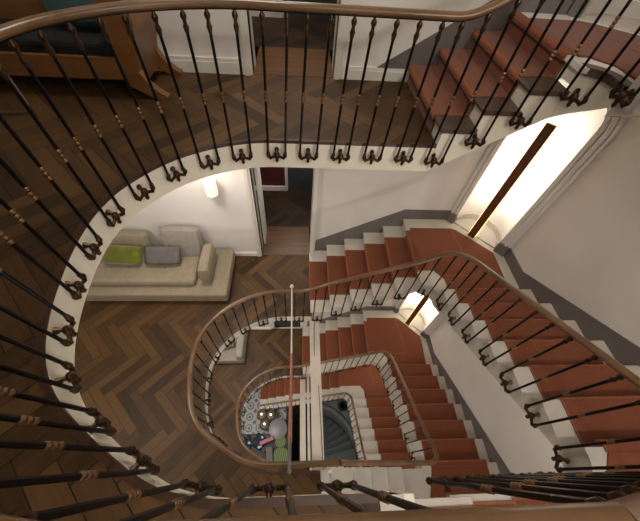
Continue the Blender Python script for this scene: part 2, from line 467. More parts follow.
# chamfered corner with arched niches at each landing
def ch(u, w, z):
    """u along the chamfer, w depth behind it"""
    L = math.hypot(CB[0] - CA[0], CB[1] - CA[1])
    ux, uy = (CB[0] - CA[0]) / L, (CB[1] - CA[1]) / L
    return (CA[0] + ux * u - uy * w, CA[1] + uy * u + ux * w, z)
CL = math.hypot(CB[0] - CA[0], CB[1] - CA[1])
def niche_wall(zl, ztop, zbot, hs=1.95, uc=0.465, r=0.365):
    mb = MB()
    n = 24
    zs = zl + hs
    out = [(uc - r, zl)] + [(uc - r * cos(pi * k / n), zs + r * sin(pi * k / n)) for k in range(n + 1)] + [(uc + r, zl)]
    # front face fan around the opening
    def bound(k):
        if k == 0: return (0, zl)
        if k == len(out) - 1: return (CL, zl)
        a = pi * (k - 1) / n
        if a <= pi / 4 + 1e-6: return (0, zs + (ztop - zs) * (a / (pi / 4)))
        if a >= 3 * pi / 4 - 1e-6: return (CL, zs + (ztop - zs) * ((pi - a) / (pi / 4)))
        return (CL * (a - pi / 4) / (pi / 2), ztop)
    for k in range(len(out) - 1):
        a, b, c, d = out[k], out[k + 1], bound(k + 1), bound(k)
        mb.add([ch(a[0], 0, a[1]), ch(b[0], 0, b[1]), ch(c[0], 0, c[1]), ch(d[0], 0, d[1])], [(0, 1, 2, 3)])
    mb.add([ch(0, 0, zbot), ch(CL, 0, zbot), ch(CL, 0, zl), ch(0, 0, zl)], [(0, 1, 2, 3)])
    o1 = struct(mb.obj('wall_corner', M['wall']))
    # half-round recess
    mb = MB()
    m = 20
    for k in range(m):
        a0, a1 = pi * k / m, pi * (k + 1) / m
        p = lambda a, z: ch(uc - r * cos(a), r * sin(a), z)
        mb.add([p(a0, zl), p(a1, zl), p(a1, zs), p(a0, zs)], [(0, 1, 2, 3)])
        for q in range(8):
            b0, b1 = pi / 2 * q / 8, pi / 2 * (q + 1) / 8
            s = lambda a, b: ch(uc - r * cos(a) * cos(b), r * sin(a) * cos(b), zs + r * sin(b))
            mb.add([s(a0, b0), s(a1, b0), s(a1, b1), s(a0, b1)], [(0, 1, 2, 3)])
    o = struct(mb.obj('wall_niche', M['wall'])); weld(o)
    # niche floor and curved skirting
    pts = [ch(uc - r * cos(pi * k / m), r * sin(pi * k / m), 0)[:2] for k in range(m + 1)]
    mb = MB(); mb.zprism(pts, zl - 0.05, zl + 0.02); struct(mb.obj('floor', M['step']))
    r2 = r - 0.02
    mb = MB()
    inn = [ch(uc - r2 * cos(pi * k / m), r2 * sin(pi * k / m), 0)[:2] for k in range(m + 1)]
    mb.zprism([tuple(p) for p in pts] + inn[::-1], zl + 0.021, zl + 0.13); struct(mb.obj('baseboard_niche', M['step'], smooth=True))
    # moulded architrave: three nested bands following the opening
    for (o0, o1_, w) in ((0.0, 0.02, 0.012), (0.02, 0.045, 0.032), (0.045, 0.06, 0.014), (0.06, 0.105, 0.05), (0.105, 0.12, 0.02), (0.12, 0.148, 0.036)):
        def ring(off): return [(uc - r - off, zl + 0.19)] + [(uc - (r + off) * cos(pi * k / n), zs + (r + off) * sin(pi * k / n)) for k in range(n + 1)] + [(uc + r + off, zl + 0.19)]
        A_, B_ = ring(o0), ring(o1_)
        mb = MB()
        for k in range(len(A_) - 1):
            q = [A_[k], A_[k + 1], B_[k + 1], B_[k]]
            mb.prism(q, lambda p: ch(p[0], 0.001, p[1]), lambda p: ch(p[0], -w, p[1]))
        struct(mb.obj('trim_6', M['wall'], smooth=True))
    for u0, u1 in ((uc - r - 0.10, uc - r - 0.0), (uc + r + 0.0, uc + r + 0.15)):
        mb = MB(); mb.prism([(u0, zl + 0.002), (u1, zl + 0.002), (u1, zl + 0.19), (u0, zl + 0.19)], lambda p: ch(p[0], 0.001, p[1]), lambda p: ch(p[0], -0.055, p[1]))
        struct(mb.obj('trim_7', M['dado']))
niche_wall(L2, ZC, 0.5)
niche_wall(L1, 0.5, Z1)
niche_wall(L0, Z1, ZL0H + 2.7)
niche_wall(ZL0H, ZL0H + 2.7, ZL0H - 0.6)
mb = MB(); mb.add([ch(0, 0, ZH - 2.5), ch(CL, 0, ZH - 2.5), ch(CL, 0, ZL0H - 0.6), ch(0, 0, ZL0H - 0.6)], [(0, 1, 2, 3)]); struct(mb.obj('wall_corner', M['wall']))

# ------------------------------------------------------------------ stairs
def frame(org, deg):
    c, s = cos(radians(deg)), sin(radians(deg))
    return lambda u, v, z: (org[0] + u * c - v * s, org[1] + u * s + v * c, z)
def flight(name_lab, org, deg, z0, n, t, r, width, carpet, run=(0.205, 0.95), ends=M['step'], thick=0.26, thick_end=None, carpet_label=''):
    """n risers; n-1 treads; ascends along u, shaft edge at v=0, wall at v=width"""
    F = frame(org, deg)
    root = thing('stair_flight', name_lab, 'stairs', F(0, width / 2, z0), 'flights of the open-well staircase')
    run_l = (n - 1) * t
    P = [(0, z0 - thick)]
    P.append((0, z0 + r - 0.036))
    for k in range(1, n):
        P.append((k * t, z0 + k * r - 0.036)); 
        if k < n - 1: P.append((k * t, z0 + (k + 1) * r - 0.036))
    P.append((run_l, z0 + n * r - (thick_end or thick)))
    mb = MB(); mb.prism(P, lambda p: F(p[0], 0.0, p[1]), lambda p: F(p[0], width, p[1]))
    mb.obj('stringer', M['cream'] if ends is M['dark_end'] else M['step'], root)
    for k in range(1, n):
        mb = MB(); u0, u1 = (k - 1) * t - 0.03, k * t - 0.0005
        prof = [(u0 + 0.012, z0 + k * r - 0.035), (u0, z0 + k * r - 0.024), (u0, z0 + k * r - 0.011), (u0 + 0.012, z0 + k * r), (u1, z0 + k * r), (u1, z0 + k * r - 0.035)]
        mb.prism(prof, lambda p: F(p[0], -0.025, p[1]), lambda p: F(p[0], width, p[1]))
        mb.obj('tread', ends, root)
    # carpet ribbon
    o, i = [], []
    for k in range(1, n + 1):
        u = (k - 1) * t; zl, zt = z0 + (k - 1) * r, z0 + k * r
        if k > 1 or True:
            o.append((u - 0.012, zl + 0.011)); i.append((u - 0.0008, zl + 0.0005))
        if k == n:
            o += [(u - 0.012, zt - 0.05), (u - 0.040, zt - 0.040), (u - 0.044, zt - 0.014), (u - 0.038, zt + 0.002), (u - 0.024, zt + 0.0115)]
            i += [(u - 0.0008, zt - 0.045), (u - 0.031, zt - 0.037), (u - 0.031, zt - 0.016), (u - 0.0305, zt - 0.003), (u - 0.020, zt + 0.0008)]
            break
        o += [(u - 0.012, zt - 0.05), (u - 0.040, zt - 0.040), (u - 0.044, zt - 0.014), (u - 0.038, zt + 0.002), (u - 0.024, zt + 0.0115)]
        i += [(u - 0.0008, zt - 0.045), (u - 0.031, zt - 0.037), (u - 0.031, zt - 0.016), (u - 0.0305, zt - 0.003), (u - 0.020, zt + 0.0008)]
    o.append((run_l + 0.03, z0 + n * r + 0.0115)); i.append((run_l + 0.03, z0 + n * r + 0.0008))
    o[0] = (o[0][0], z0 + 0.001)
    root_c = thing('stair_carpet', carpet_label, 'carpet', F(0, width / 2, z0), 'rust stair carpets')
    mb = MB()
    def strip(mb, v0, v1):
        for a in range(len(o) - 1):
            q = [o[a], o[a + 1], i[a + 1], i[a]]
            mb.prism(q, lambda p: F(p[0], v0, p[1]), lambda p: F(p[0], v1, p[1]), 1 if a % 6 in (3, 4) else 0)  # second slot paints the bright light line along each nosing
    strip(mb, run[0], run[1]); rn_ = mb.obj('runner', [M['red'], M['nosing_glint']], root_c)
    for v0, v1 in ((run[0] - 0.012, run[0] - 0.0005), (run[1] + 0.0005, run[1] + 0.012)):
        mb = MB(); strip(mb, v0, v1); mb.obj('binding', [M['bind'], M['bind']], rn_)
    return F
M['dark_end'] = noisy('dark_tread_wood', '4a3b32', '5a483d', 4, 0.4)

def fillet(cx, cy, r, a0, a1, n=8):
    return [(cx + r * cos(radians(a0 + (a1 - a0) * k / n)), cy + r * sin(radians(a0 + (a1 - a0) * k / n))) for k in range(n + 1)]

def landing_top(label, clabel, z, x0, xe, rc, y1, thick=0.26, mat=None, inset=(0.205, 0.145), edge=None):
    """quarter landing in the far right corner"""
    mat = mat or M['step']
    root = thing('stair_landing', label, 'stair landing', (x0, YE, z), 'quarter landings')
    shape = lambda e: [(x0 - 0.0, YW - 0.002), (x0, YE - e)] + fillet(xe - rc, YE - rc, rc - e, 90, 0)[::1] + [(xe - e, y1 + 0.0), (XW - 0.002, y1), (XW - 0.002, CB[1] - 0.01)] + [ch(CL - 0.005, -0.004, 0)[:2], ch(0.005, -0.004, 0)[:2]]
    # corner curve must run from (xe-rc, YE) to (xe, YE-rc)
    def shp(e):
        c = (xe - rc, YE - rc)
        arc = [(c[0] + (rc - e) * sin(pi / 2 * k / 10), c[1] + (rc - e) * cos(pi / 2 * k / 10)) for k in range(11)]
        return [(x0, YW - 0.002), (x0, YE - e)] + [p for p in arc if p[0] > x0 + 0.005] + [(xe - e, y1), (XW - 0.002, y1), ch(CL - 0.005, -0.004, 0)[:2], ch(0.005, -0.004, 0)[:2]]
    mb = MB(); mb.zprism(shp(0), z - thick, z - 0.036); mb.obj('stringer', M['step'] if mat is M['step'] else M['cream'], root)
    mb = MB(); p = shp(0.025); p[0] = (x0 - 0.03, YW - 0.002); p[1] = (x0 - 0.03, YE - 0.025); mb.zprism(p, z - 0.035, z)
    mb.obj('tread', mat, root)
    if edge:
        a_, b_ = shp(0.028), shp(-0.05)
        ia = [p for p in a_[1:-3]]; ib = [p for p in b_[1:-3]]
        mb = MB(); mb.zprism(ia + ib[::-1], z - 0.045, z + 0.004); mb.obj('edge_strip', edge, root)
    if edge:
        a_, b_ = shp(0.004), shp(-0.03)
        ia = a_[1:-3]; ib = b_[1:-3]; cum = [0]
        for p, q in zip(ia, ia[1:]): cum.append(cum[-1] + math.hypot(q[0] - p[0], q[1] - p[1]))
        mb = MB()
        for k in range(len(ia) - 1):
            za, zb_ = [z - 0.36 + 0.23 * cum[t] / cum[-1] for t in (k, k + 1)]
            A, B, C, D_ = ia[k], ia[k + 1], ib[k + 1], ib[k]
            mb.add([(A[0], A[1], za), (B[0], B[1], zb_), (C[0], C[1], zb_), (D_[0], D_[1], za), (A[0], A[1], z - 0.046), (B[0], B[1], z - 0.046), (C[0], C[1], z - 0.046), (D_[0], D_[1], z - 0.046)],
                   [(0, 3, 2, 1), (4, 5, 6, 7), (0, 1, 5, 4), (1, 2, 6, 5), (2, 3, 7, 6), (3, 0, 4, 7)])
        mb.obj('fascia', M['cream'], root, smooth=True)
    # carpet: one piece with the chamfer along the niche, seams left as thin lines
    rc_ = thing('landing_carpet', clabel, 'carpet', (x0, YE + 0.3, z), 'rust stair carpets')
    yr0, yr1 = YE + inset[0], YW - 0.22
    xr0, xr1 = xe + inset[1], XW - 0.18
    s = (2.55, 2.27)
    a = [(x0 + 0.031, yr1), (x0 + 0.031, yr0), (xr0 - 0.12, yr0), (xr0, yr0 - 0.15), (xr0, 2.275), (2.53, 2.275), (2.44, yr1)]
    b = [(2.455, yr1), (2.545, 2.275), (xr0, 2.262), (xr0, y1 + 0.031), (xr1, y1 + 0.031), (xr1, 2.70), (2.54, 3.13)]
    b = [(2.545, 2.262), (xr0, 2.262), (xr0, y1 + 0.031), (xr1, y1 + 0.031), (xr1 + 0.02, 2.68), (2.53, 3.13), (2.455, yr1)]
    mb = MB(); mb.zprism(a, z + 0.0008, z + 0.0115); mb.obj('carpet_piece', M['red'], rc_)
    mb = MB(); mb.zprism(b, z + 0.0008, z + 0.0115); mb.obj('carpet_piece', M['red'], rc_)
    mb = MB(); mb.zprism([(2.53, 2.275), (2.545, 2.263), (2.455, yr1), (2.44, yr1)], z + 0.0008, z + 0.0125)
    mb.zprism([(xr0, 2.262), (2.545, 2.262), (2.53, 2.275), (xr0, 2.275)], z + 0.0008, z + 0.0125)
    mb.obj('binding', M['bind'], rc_)

def landing_near(label, clabel, z, xc, yn, rc=0.17, thick=0.26, v0=0.45):
    """corner tread at the near right, where the last flight turns left"""
    root = thing('stair_landing', label, 'stair landing', (XE, yn, z), 'quarter landings')
    yt = Y1 - 6 * T
    rc = min(rc, yt - yn - 0.004)
    c = (XE - rc, yn + rc)
    arc = [(c[0] + rc * cos(pi / 2 * k / 8), c[1] - rc * sin(pi / 2 * k / 8)) for k in range(9)]
    pts = [(XE, max(yt, yn + rc + 0.001))] + arc + [(xc, yn), (xc, YB + 0.002), (XW - 0.002, YB + 0.002), (XW - 0.002, yt)]
    pts = [(XE, yt)] + arc + pts[-4:]
    mb = MB(); mb.zprism(pts, z - thick, z - 0.036); mb.obj('stringer', M['step'], root)
    mb = MB(); mb.zprism(pts, z - 0.035, z); mb.obj('tread', M['step'], root)
    rc_ = thing('landing_carpet', clabel, 'carpet', (XE + 0.6, yn - 0.3, z), 'rust stair carpets')
    mb = MB(); mb.zprism([(XE + 0.145, yt - 0.031), (XE + 0.0, yn - v0 + 0.0), (xc + 0.013, yn - v0), (xc + 0.013, yn - 1.08), (XE + 1.02, yn - 1.08), (XE + 1.02, yt - 0.031)], z + 0.0008, z + 0.0115)
    mb.obj('carpet_piece', M['red'], rc_)

WT, WR, WB = YW - YE - 0.017, XW - XE - 0.017, 1.18
def storey(zf, r, xs, yn_up, names, ye, vb=0.45):
    global YE, WT
    YE = ye; WT = YW - YE - 0.017
    L = zf + 6 * r
    flight(names[0], (xs, YE), 0, zf, 6, T, r, WT, True, carpet_label='rust carpet runner on ' + names[3])
    landing_top('pale quarter landing ' + names[4], 'rust carpet on the landing ' + names[4], L, xs + 5 * T, XE, 0.2, Y1)
    flight(names[1], (XE, Y1), -90, L, 7, T, r, WR, True, run=(0.145, 1.02), carpet_label='rust carpet runner on ' + names[5])
    zc = L + 7 * r
    xc = XA + 4 * TB
    landing_near('pale corner landing ' + names[6], 'rust carpet on the corner landing ' + names[6], zc, xc, yn_up - (0.05 if vb < 0.4 else 0), v0=vb)
    flight(names[2], (xc, yn_up - (0.05 if vb < 0.4 else 0)), 180, zc, 5, TB, r, WB, True, run=(vb, 1.08), carpet_label='rust carpet runner on ' + names[7])
storey(Z1, R1, XS1, YN[2], [
    'pale stair flight rising right from beside the doorway on the sofa floor',
    'large pale stair flight along the right wall, nearest the camera on the right',
    'stair flight arriving under the bottom rail at the camera floor',
    'the first flight rising right beside the sofa-floor doorway',
    'at the foot of the brightest large niche',
    'the big right-hand flight nearest the camera',
    'hidden behind the dark balusters at the bottom right',
    'the flight just under the bottom rail'], YES[1], 0.015)
storey(Z0, R0, XS0, YN[1], [
    'stair flight rising right one storey below the sofa floor',
    'stair flight below the white wall in the middle right of the picture',
    'row of grey treads beside the lower rail at the bottom centre',
    'the flight rising right one storey below the sofa floor',
    'at the smaller niche half hidden by a rail',
    'the middle right flight seen through the well',
    'at the right-hand turn of the lower rail',
    'the grey treads at the bottom centre'], YES[0])
# hall storey: ten risers, then seven, then five
YE, XE = 2.05, 1.64
WTH, WRH = YW - YE - 0.017, XW - XE - 0.017
XSH = XE - 0.20 - 9 * T
flight('lowest stair flight with red treads rising from the tiled hall', (XSH, YE), 0, ZH, 10, T, R0, WTH, True, run=(0.32, 1.12), carpet_label='dark red carpet runner on the lowest flight from the tiled hall')
landing_top('pale quarter landing lowest in the well', 'rust carpet on the lowest quarter landing', ZL0H, XSH + 9 * T, XE, 0.16, Y1, inset=(0.32, 0.55))
flight('stair flight deepest on the right beside the grey winding steps', (XE, Y1), -90, ZL0H, 7, T, R0, WRH, True, run=(0.55, 1.31), carpet_label='rust carpet runner on the deepest right-hand flight')
landing_near('pale corner landing deepest in the well', 'rust carpet on the deepest corner landing', ZL0H + 7 * R0, XA + 4 * TB - 0.1, YN[0])
flight('stair flight hidden under the lower rail of the deepest storey', (XA + 4 * TB - 0.1, YN[0]), 180, ZL0H + 7 * R0, 5, TB, R0, WB, True, run=(0.45, 1.08), carpet_label='rust carpet runner on the flight hidden under the lower rail')
XE = 1.932
# flight going up from the camera floor
XE2 = 2.07
YE = YES[2]; WT = YW - YE - 0.017
flight('dark-ended stair flight going up at the top right of the camera floor', (XS2, YE), 0, 0, 4, T2, R2, WT, True, ends=M['dark_end'], carpet_label='rust carpet runner on the four steps at the top right', run=(0.20, 1.13), thick_end=0.36)
def up_landing():
    global XE
    keep = XE; XE = XE2
    landing_top('pale-edged quarter landing at the top right corner', 'rust carpet pieces on the landing at the top right corner', L2, XS2 + 3 * T2, XE2, 0.17, Y1, mat=M['white'], inset=(0.15, 0.10), edge=M['dark_end'], thick=0.13)
    XE = keep
up_landing()
flight('uppermost stair flight leaving the frame at the top right', (XE2, Y1), -90, L2, 8, T, R2, XW - XE2 - 0.017, True, run=(0.145, 0.90), thick=0.19, thick_end=0.2, carpet_label='rust carpet runner on the uppermost flight leaving the frame')

# taupe skirting bands along the stair walls
def band_top(x0, z0, x1, z1, xe, zl, zf, slope_below=0.55):
    mb = MB()
    pts = [(x0, z0), (x1, z1), (xe, z1), (xe, zl - 0.3), (x1, zl - 0.45), (x0, z0 - slope_below)]
    mb.prism(pts, lambda p: (p[0], YW - 0.0155, p[1]), lambda p: (p[0], YW - 0.0005, p[1]))
    struct(mb.obj('baseboard_back', M['dado']))
band_top(0.32, Z1 + 0.45, 1.70, L1 + 0.20, 2.47, L1, Z1)
band_top(0.28, Z0 + 0.47, 1.62, L0 + 0.20, 2.47, L0, Z0)
band_top(0.70, 0.06, 1.95, L2 + 0.22, 2.47, L2, 0, 0.05)
def band_right(zl, r, name='baseboard_right', y0=2.64, top=0.18):
    sl = r / T; y2 = 2.225; yend = YB + 0.01
    pts = [(y0, zl + top), (y2, zl + top), (yend, zl + top + sl * (y2 - yend)), (yend, zl - 0.5 + sl * (y2 - yend)), (y2 - 0.3, zl - 0.3), (y0, zl - 0.3)]
    mb = MB(); mb.prism(pts, lambda p: (XW - 0.0155, p[0], p[1]), lambda p: (XW - 0.0005, p[0], p[1]))
    struct(mb.obj(name, M['dado']))
band_right(L1, R1); band_right(L0, R0); band_right(L2, R2); band_right(ZL0H, R0)

# ------------------------------------------------------------------ railings
def smooth_path(pts, win=0.14, step=0.02):
    """pts: (x, y, z of the nosing line, z of the handrail) -> evenly spaced points with smoothed heights"""
    P = [Vector(p) for p in pts]; cum = [0]
    for a, b in zip(P, P[1:]): cum.append(cum[-1] + (b.xy - a.xy).length)
    tot = cum[-1]; n = int(tot / step); out = []; j = 0
    for k in range(n + 1):
        s = tot * k / n
        while j < len(cum) - 2 and cum[j + 1] < s: j += 1
        f = (s - cum[j]) / max(1e-9, cum[j + 1] - cum[j]); out.append(P[j].lerp(P[j + 1], f))
    w = int(win / step); zs = [p.z for p in out]; ws = [p.w for p in out]
    for k in range(len(out)):
        m = min(w, k, len(out) - 1 - k)
        out[k] = Vector((out[k].x, out[k].y, sum(zs[k - m:k + m + 1]) / (2 * m + 1), sum(ws[k - m:k + m + 1]) / (2 * m + 1)))
    return out

def bal_mesh(h, name):
    """baluster from z=0 (foot) to z=h (under the rail)"""
    mb = MB(); r = 0.0093
    mb.lathe([(0.006, 0), (0.013, 0.004), (0.015, 0.016), (0.010, 0.026), (r, 0.034)], 8, 1)
    mb.lathe([(r, 0.03), (r, h - 0.10)], 8, 0)
    m = h * 0.49
    for dz in (-0.026, 0.0, 0.026):
        mb.lathe([(0.0095, m + dz - 0.011), (0.0135, m + dz - 0.004), (0.0135, m + dz + 0.004), (0.0095, m + dz + 0.011)], 8, 2)
    mb.lathe([(r, h - 0.12), (0.013, h - 0.105), (0.017, h - 0.085), (0.011, h - 0.068), (0.010, h - 0.055), (0.018, h - 0.036), (0.017, h - 0.024), (0.009, h - 0.012), (0.009, h + 0.004)], 8, 1)
    return mb.mesh(name, [M['iron'], M['bronze'], M['gold']], True)
def bracket_mesh(half, name, off=0.045):
    """centre at origin = foot height; local x along the edge, local y towards the fascia"""
    mb = MB()
    for s in (-1, 1):
        pts = [(s * half, 0, 0.0), (s * half, 0, -0.016), (s * (half - 0.012), 0, -0.03), (s * half * 0.55, 0, -0.022), (s * half * 0.25, 0.0, -0.014), (0, 0.002, -0.012)]
        mb.tube(pts, [0.011, 0.0125, 0.0125, 0.0105, 0.0115, 0.014], 6)
        mb.sphere((s * half, 0, -0.008), 0.0185, 8, 5)
    mb.sphere((0, 0, -0.004), 0.027, 8, 6, sc=(1, 0.8, 1))
    mb.tube([(0, 0, 0.0), (0, off * 0.5, 0.012), (0, off, 0.014)], [0.013, 0.011, 0.02], 8)
    mb.tube([(0, 0, -0.02), (0, 0, -0.036), (0, 0, -0.048), (0, 0, -0.062)], [0.020, 0.012, 0.015, 0.003], 8)
    return mb.mesh(name, [M['bronze']], True)
RH = 0.862
H_FL = 0.862 - 0.022 + 0.10
H_ST = 0.862 - 0.022 + 0.205
ME_BF, ME_BS = bal_mesh(H_FL, 'baluster'), bal_mesh(H_ST, 'baluster')
ME_KF, ME_KS = bracket_mesh(0.067, 'bracket'), bracket_mesh(0.0715, 'bracket')

def railing(label, pts, zfl, spacing, base, lean=None):
    """pts follow the baluster feet; the tops may lean outwards a little"""
    P = smooth_path(pts)
    lean = lean or (lambda p: Vector((0, 0, 0)))
    F_ = [Vector((p.x, p.y, p.z)) for p in P]
    TP = [Vector((p.x, p.y, p.w)) + lean(p) for p in P]
    root = thing('stair_railing', label, 'railing', base, 'railings round the stairwell')
    rp = TP[::2] + ([TP[-1]] if len(TP) % 2 == 0 else [])
    mb = MB(); mb.tube(rp, 0.030, 12, ry=0.023)
    mb.obj('handrail', M['rail'], root, smooth=True)
    mb = MB(); mb.tube([p - Vector((0, 0, 0.024)) for p in rp], 0.013, 4, ry=0.005); mb.obj('rail_core', M['iron'], root)
    cum = [0]
    for a, b in zip(F_, F_[1:]): cum.append(cum[-1] + (b.xy - a.xy).length)
    tot = cum[-1]; n = int(tot / spacing); n -= n % 2
    inv = parent_inv(root)
    pos = []
    for k in range(n):
        s = spacing * (k + 0.5) + (tot - n * spacing) / 2
        pos.append(min(range(len(cum)), key=lambda q: abs(cum[q] - s)))
    for q in range(0, n, 2):
        ja, jb = pos[q], pos[q + 1]; jm = (ja + jb) // 2
        fl = abs(F_[jm].z - zfl) < 0.03
        zb = F_[jm].z + (-0.10 if fl else -0.195)
        for j in (ja, jb):
            o = bpy.data.objects.new('baluster', ME_BF if fl else ME_BS); COL.objects.link(o)
            a = Vector((F_[j].x, F_[j].y, zb)); b = TP[j] - Vector((0, 0, 0.022)); d = b - a
            o.location = a; o.rotation_euler = d.to_track_quat('Z', 'Y').to_euler()
            o.scale = (1, 1, d.length / (H_FL if fl else H_ST))
            o.parent = root; o.matrix_parent_inverse = inv
        mid = (F_[ja] + F_[jb]) / 2
        tt = F_[jb] - F_[ja]
        o = bpy.data.objects.new('bracket', ME_KF if fl else ME_KS); COL.objects.link(o)
        o.location = (mid.x, mid.y, zb)
        o.rotation_euler = (0, 0, math.atan2(tt.y, tt.x)); o.scale = (1, 1.0, 1.25)
        o.parent = root; o.matrix_parent_inverse = inv
    return root

D = 0.045
def shaft_path(yn, z_f, r, xs, yn_up, ye, n_top=6, with_d=True, xe=XE, rc=0.2, rcn=0.17, n_right=7, near=True):
    DN = lambda y: 0.03 if abs(y - YN[2]) < 1e-6 else D
    xee, ynn, ynu = xe - D, yn + DN(yn), yn_up + DN(yn_up)
    yee = ye - D
    P = []
    tr = T if xe != XE2 else T2
    L = z_f + n_top * r
    xl = xs + (n_top - 1) * tr
    if with_d:
        P.append((XA - 0.02, ynn, z_f, z_f + RH))
        P += [(x, y - (D - DN(yn)) * (max(0, 1 - (y - yn - D) / 0.25) if y < 1 else 0), z_f, z_f + RH) for x, y in arc_left(yn, D, ye, 60)]
        P.append((xs - 0.12, yee, z_f, z_f + RH))
    zz = lambda x: z_f + (L - z_f) * (x - xs + 0.12) / (xl - xs + 0.12)
    P.append((xs + 0.06, yee, zz(xs + 0.06), z_f + 1.0))
    P.append((xl - 0.15, yee, zz(xl - 0.15), L + 0.60))
    rcc = rc - 0.02
    c = (xee - rcc, yee - rcc)
    P += [(c[0] + rcc * sin(pi / 2 * k / 10), c[1] + rcc * cos(pi / 2 * k / 10), L + 0.012 * k, L + 0.69 + 0.021 * k) for k in range(11)]
    zc = L + n_right * r
    yt = Y1 - (n_right - 1) * T
    P.append((xee, Y1 - 0.03, L + 0.15, L + 0.95))
    if not near:
        return P + [(xee, 0.55, L + (Y1 - 0.55) / T * r + 0.1, L + (Y1 - 0.55) / T * r + 0.95)]
    P.append((xee, 0.387, zc - 0.13, zc + 0.62))
    rn = 0.13
    P.append((xee, ynu + rn + 0.005, zc, zc + 0.78))
    c = (xee - rn, ynu + rn)
    P += [(c[0] + rn * cos(pi / 2 * k / 8), c[1] - rn * sin(pi / 2 * k / 8), zc + 0.01 * k, zc + 0.80 + 0.005 * k) for k in range(9)]
    P.append((XA + 4 * TB + 0.02, ynu, zc + 0.12, zc + 0.90))
    P.append((XA + 0.01, ynu, zc + 5 * r, zc + 5 * r + RH))
    return P

def lean2(p):
    if p.x > -0.1: return Vector((0.035, 0.03 if p.y > 1.5 else -0.04, 0))
    f = max(0, min(1, (p.y - 0.3) / 1.1)); g = max(0, min(1, (-0.2 - p.x) / 0.9))
    return Vector((0.035 - 0.125 * g, 0.03 + 0.08 * g, 0)) * f + Vector((-0.03 * g, -0.04, 0)) * (1 - f)
railing('wrought iron railing with brown handrail around the camera floor opening', shaft_path(YN[2], 0, R2, XS2, 0, YES[2], n_top=4, xe=XE2, rc=0.17, near=False), 0, 0.1345, (CX - AX, 1.0, 0), lean2)
railing('railing rising from the sofa floor around the brightest niche to the camera floor', shaft_path(YN[1], Z1, R1, XS1, YN[2], YES[1]), Z1, 0.147, (CX - AX, 1.0, Z1), lambda p: Vector((0, -0.04 * max(0, min(1, (1.7 - p.x) / 1.0)), 0)) if p.z > -1.0 else Vector((0, 0, 0)))
railing('smaller railing of the storey below the sofa floor', shaft_path(YN[0], Z0, R0, XS0, YN[1], YES[0]), Z0, 0.147, (CX - AX, 1.0, Z0))
railing('deepest dark railing beside the grey winding steps', shaft_path(YN[-1], ZH, R0, XSH, YN[0], 2.05, n_top=10, with_d=False, xe=1.64), ZH, 0.15, (XSH, 2.12, ZH))

# ------------------------------------------------------------------ steel beams and tie rod across the well
def beam(label, x0, x1, z, y0, y1, dark_line=True, mat=None):
    root = thing('steel_beam', label, 'beam', ((x0 + x1) / 2, y1, z), 'pale beams crossing the well')
    mb = MB(); mb.box(x0, x1, y0, y1, z - 0.05, z); mb.obj('flange', M['steel'], root, bevel=0.004)
    xm = (x0 + x1) / 2
    mb = MB(); mb.box(xm - 0.012, xm + 0.012, y0, y1, z - 0.2, z - 0.051); mb.obj('web', M['steel'], root)
    return root
b1 = beam('wide cream beam crossing the well beneath the sofa floor', 0.215, 0.375, Z1 - 0.175, YN[1] - 0.02, YE + 0.02)
mb = MB(); mb.tube([(0.30, YE - 0.02, Z1 - 0.172), (0.285, 1.9, Z1 - 0.17), (0.28, 1.55, Z1 - 0.171)], 0.006, 6)
mb.obj('cable', M['tgrey'], b1, smooth=True)
mb = MB(); mb.tube([(0.33, 1.1, Z1 - 0.171), (0.345, 0.6, Z1 - 0.17), (0.355, 0.08, Z1 - 0.171)], 0.006, 6)
mb.obj('cable', M['tgrey'], b1, smooth=True)
b2 = beam('narrow cream beam crossing the well one storey lower, left of the wide beam', 0.10, 0.235, Z0 - 0.175, YN[0] - 0.02, YE + 0.02)
b3 = beam('thin white bar beside the narrow lower beam', 0.275, 0.335, Z0 - 0.175, YN[0] - 0.02, YE + 0.02)
t = thing('tie_rod', 'long thin rod with copper sleeve crossing the well between two handrails', 'rod', (-0.065, 2.1, Z1 + RH))
mb = MB(); mb.tube([(-0.072, YE - D, Z1 + RH + 0.03), (-0.06, 1.22, Z1 + RH + 0.035)], 0.011, 8); mb.obj('rod', M['steel'], t, smooth=True)
mb = MB(); mb.tube([(-0.06, 1.22, Z1 + RH + 0.035), (-0.06, 0.3, Z1 + RH + 0.04)], [0.014, 0.025], 10); mb.obj('sleeve', M['copper'], t, smooth=True)
mb = MB(); mb.tube([(-0.06, 0.3, Z1 + RH + 0.04), (-0.06, 0.06, Z1 + RH + 0.04)], [0.020, 0.016], 10); mb.sphere((-0.06, 0.055, Z1 + RH + 0.04), 0.022, 8, 6); mb.obj('tip', M['tgrey'], t, smooth=True)
mb = MB(); mb.sphere((-0.072, YE - D, Z1 + RH + 0.035), 0.03, 10, 6); mb.obj('clamp', M['steel'], t, smooth=True)

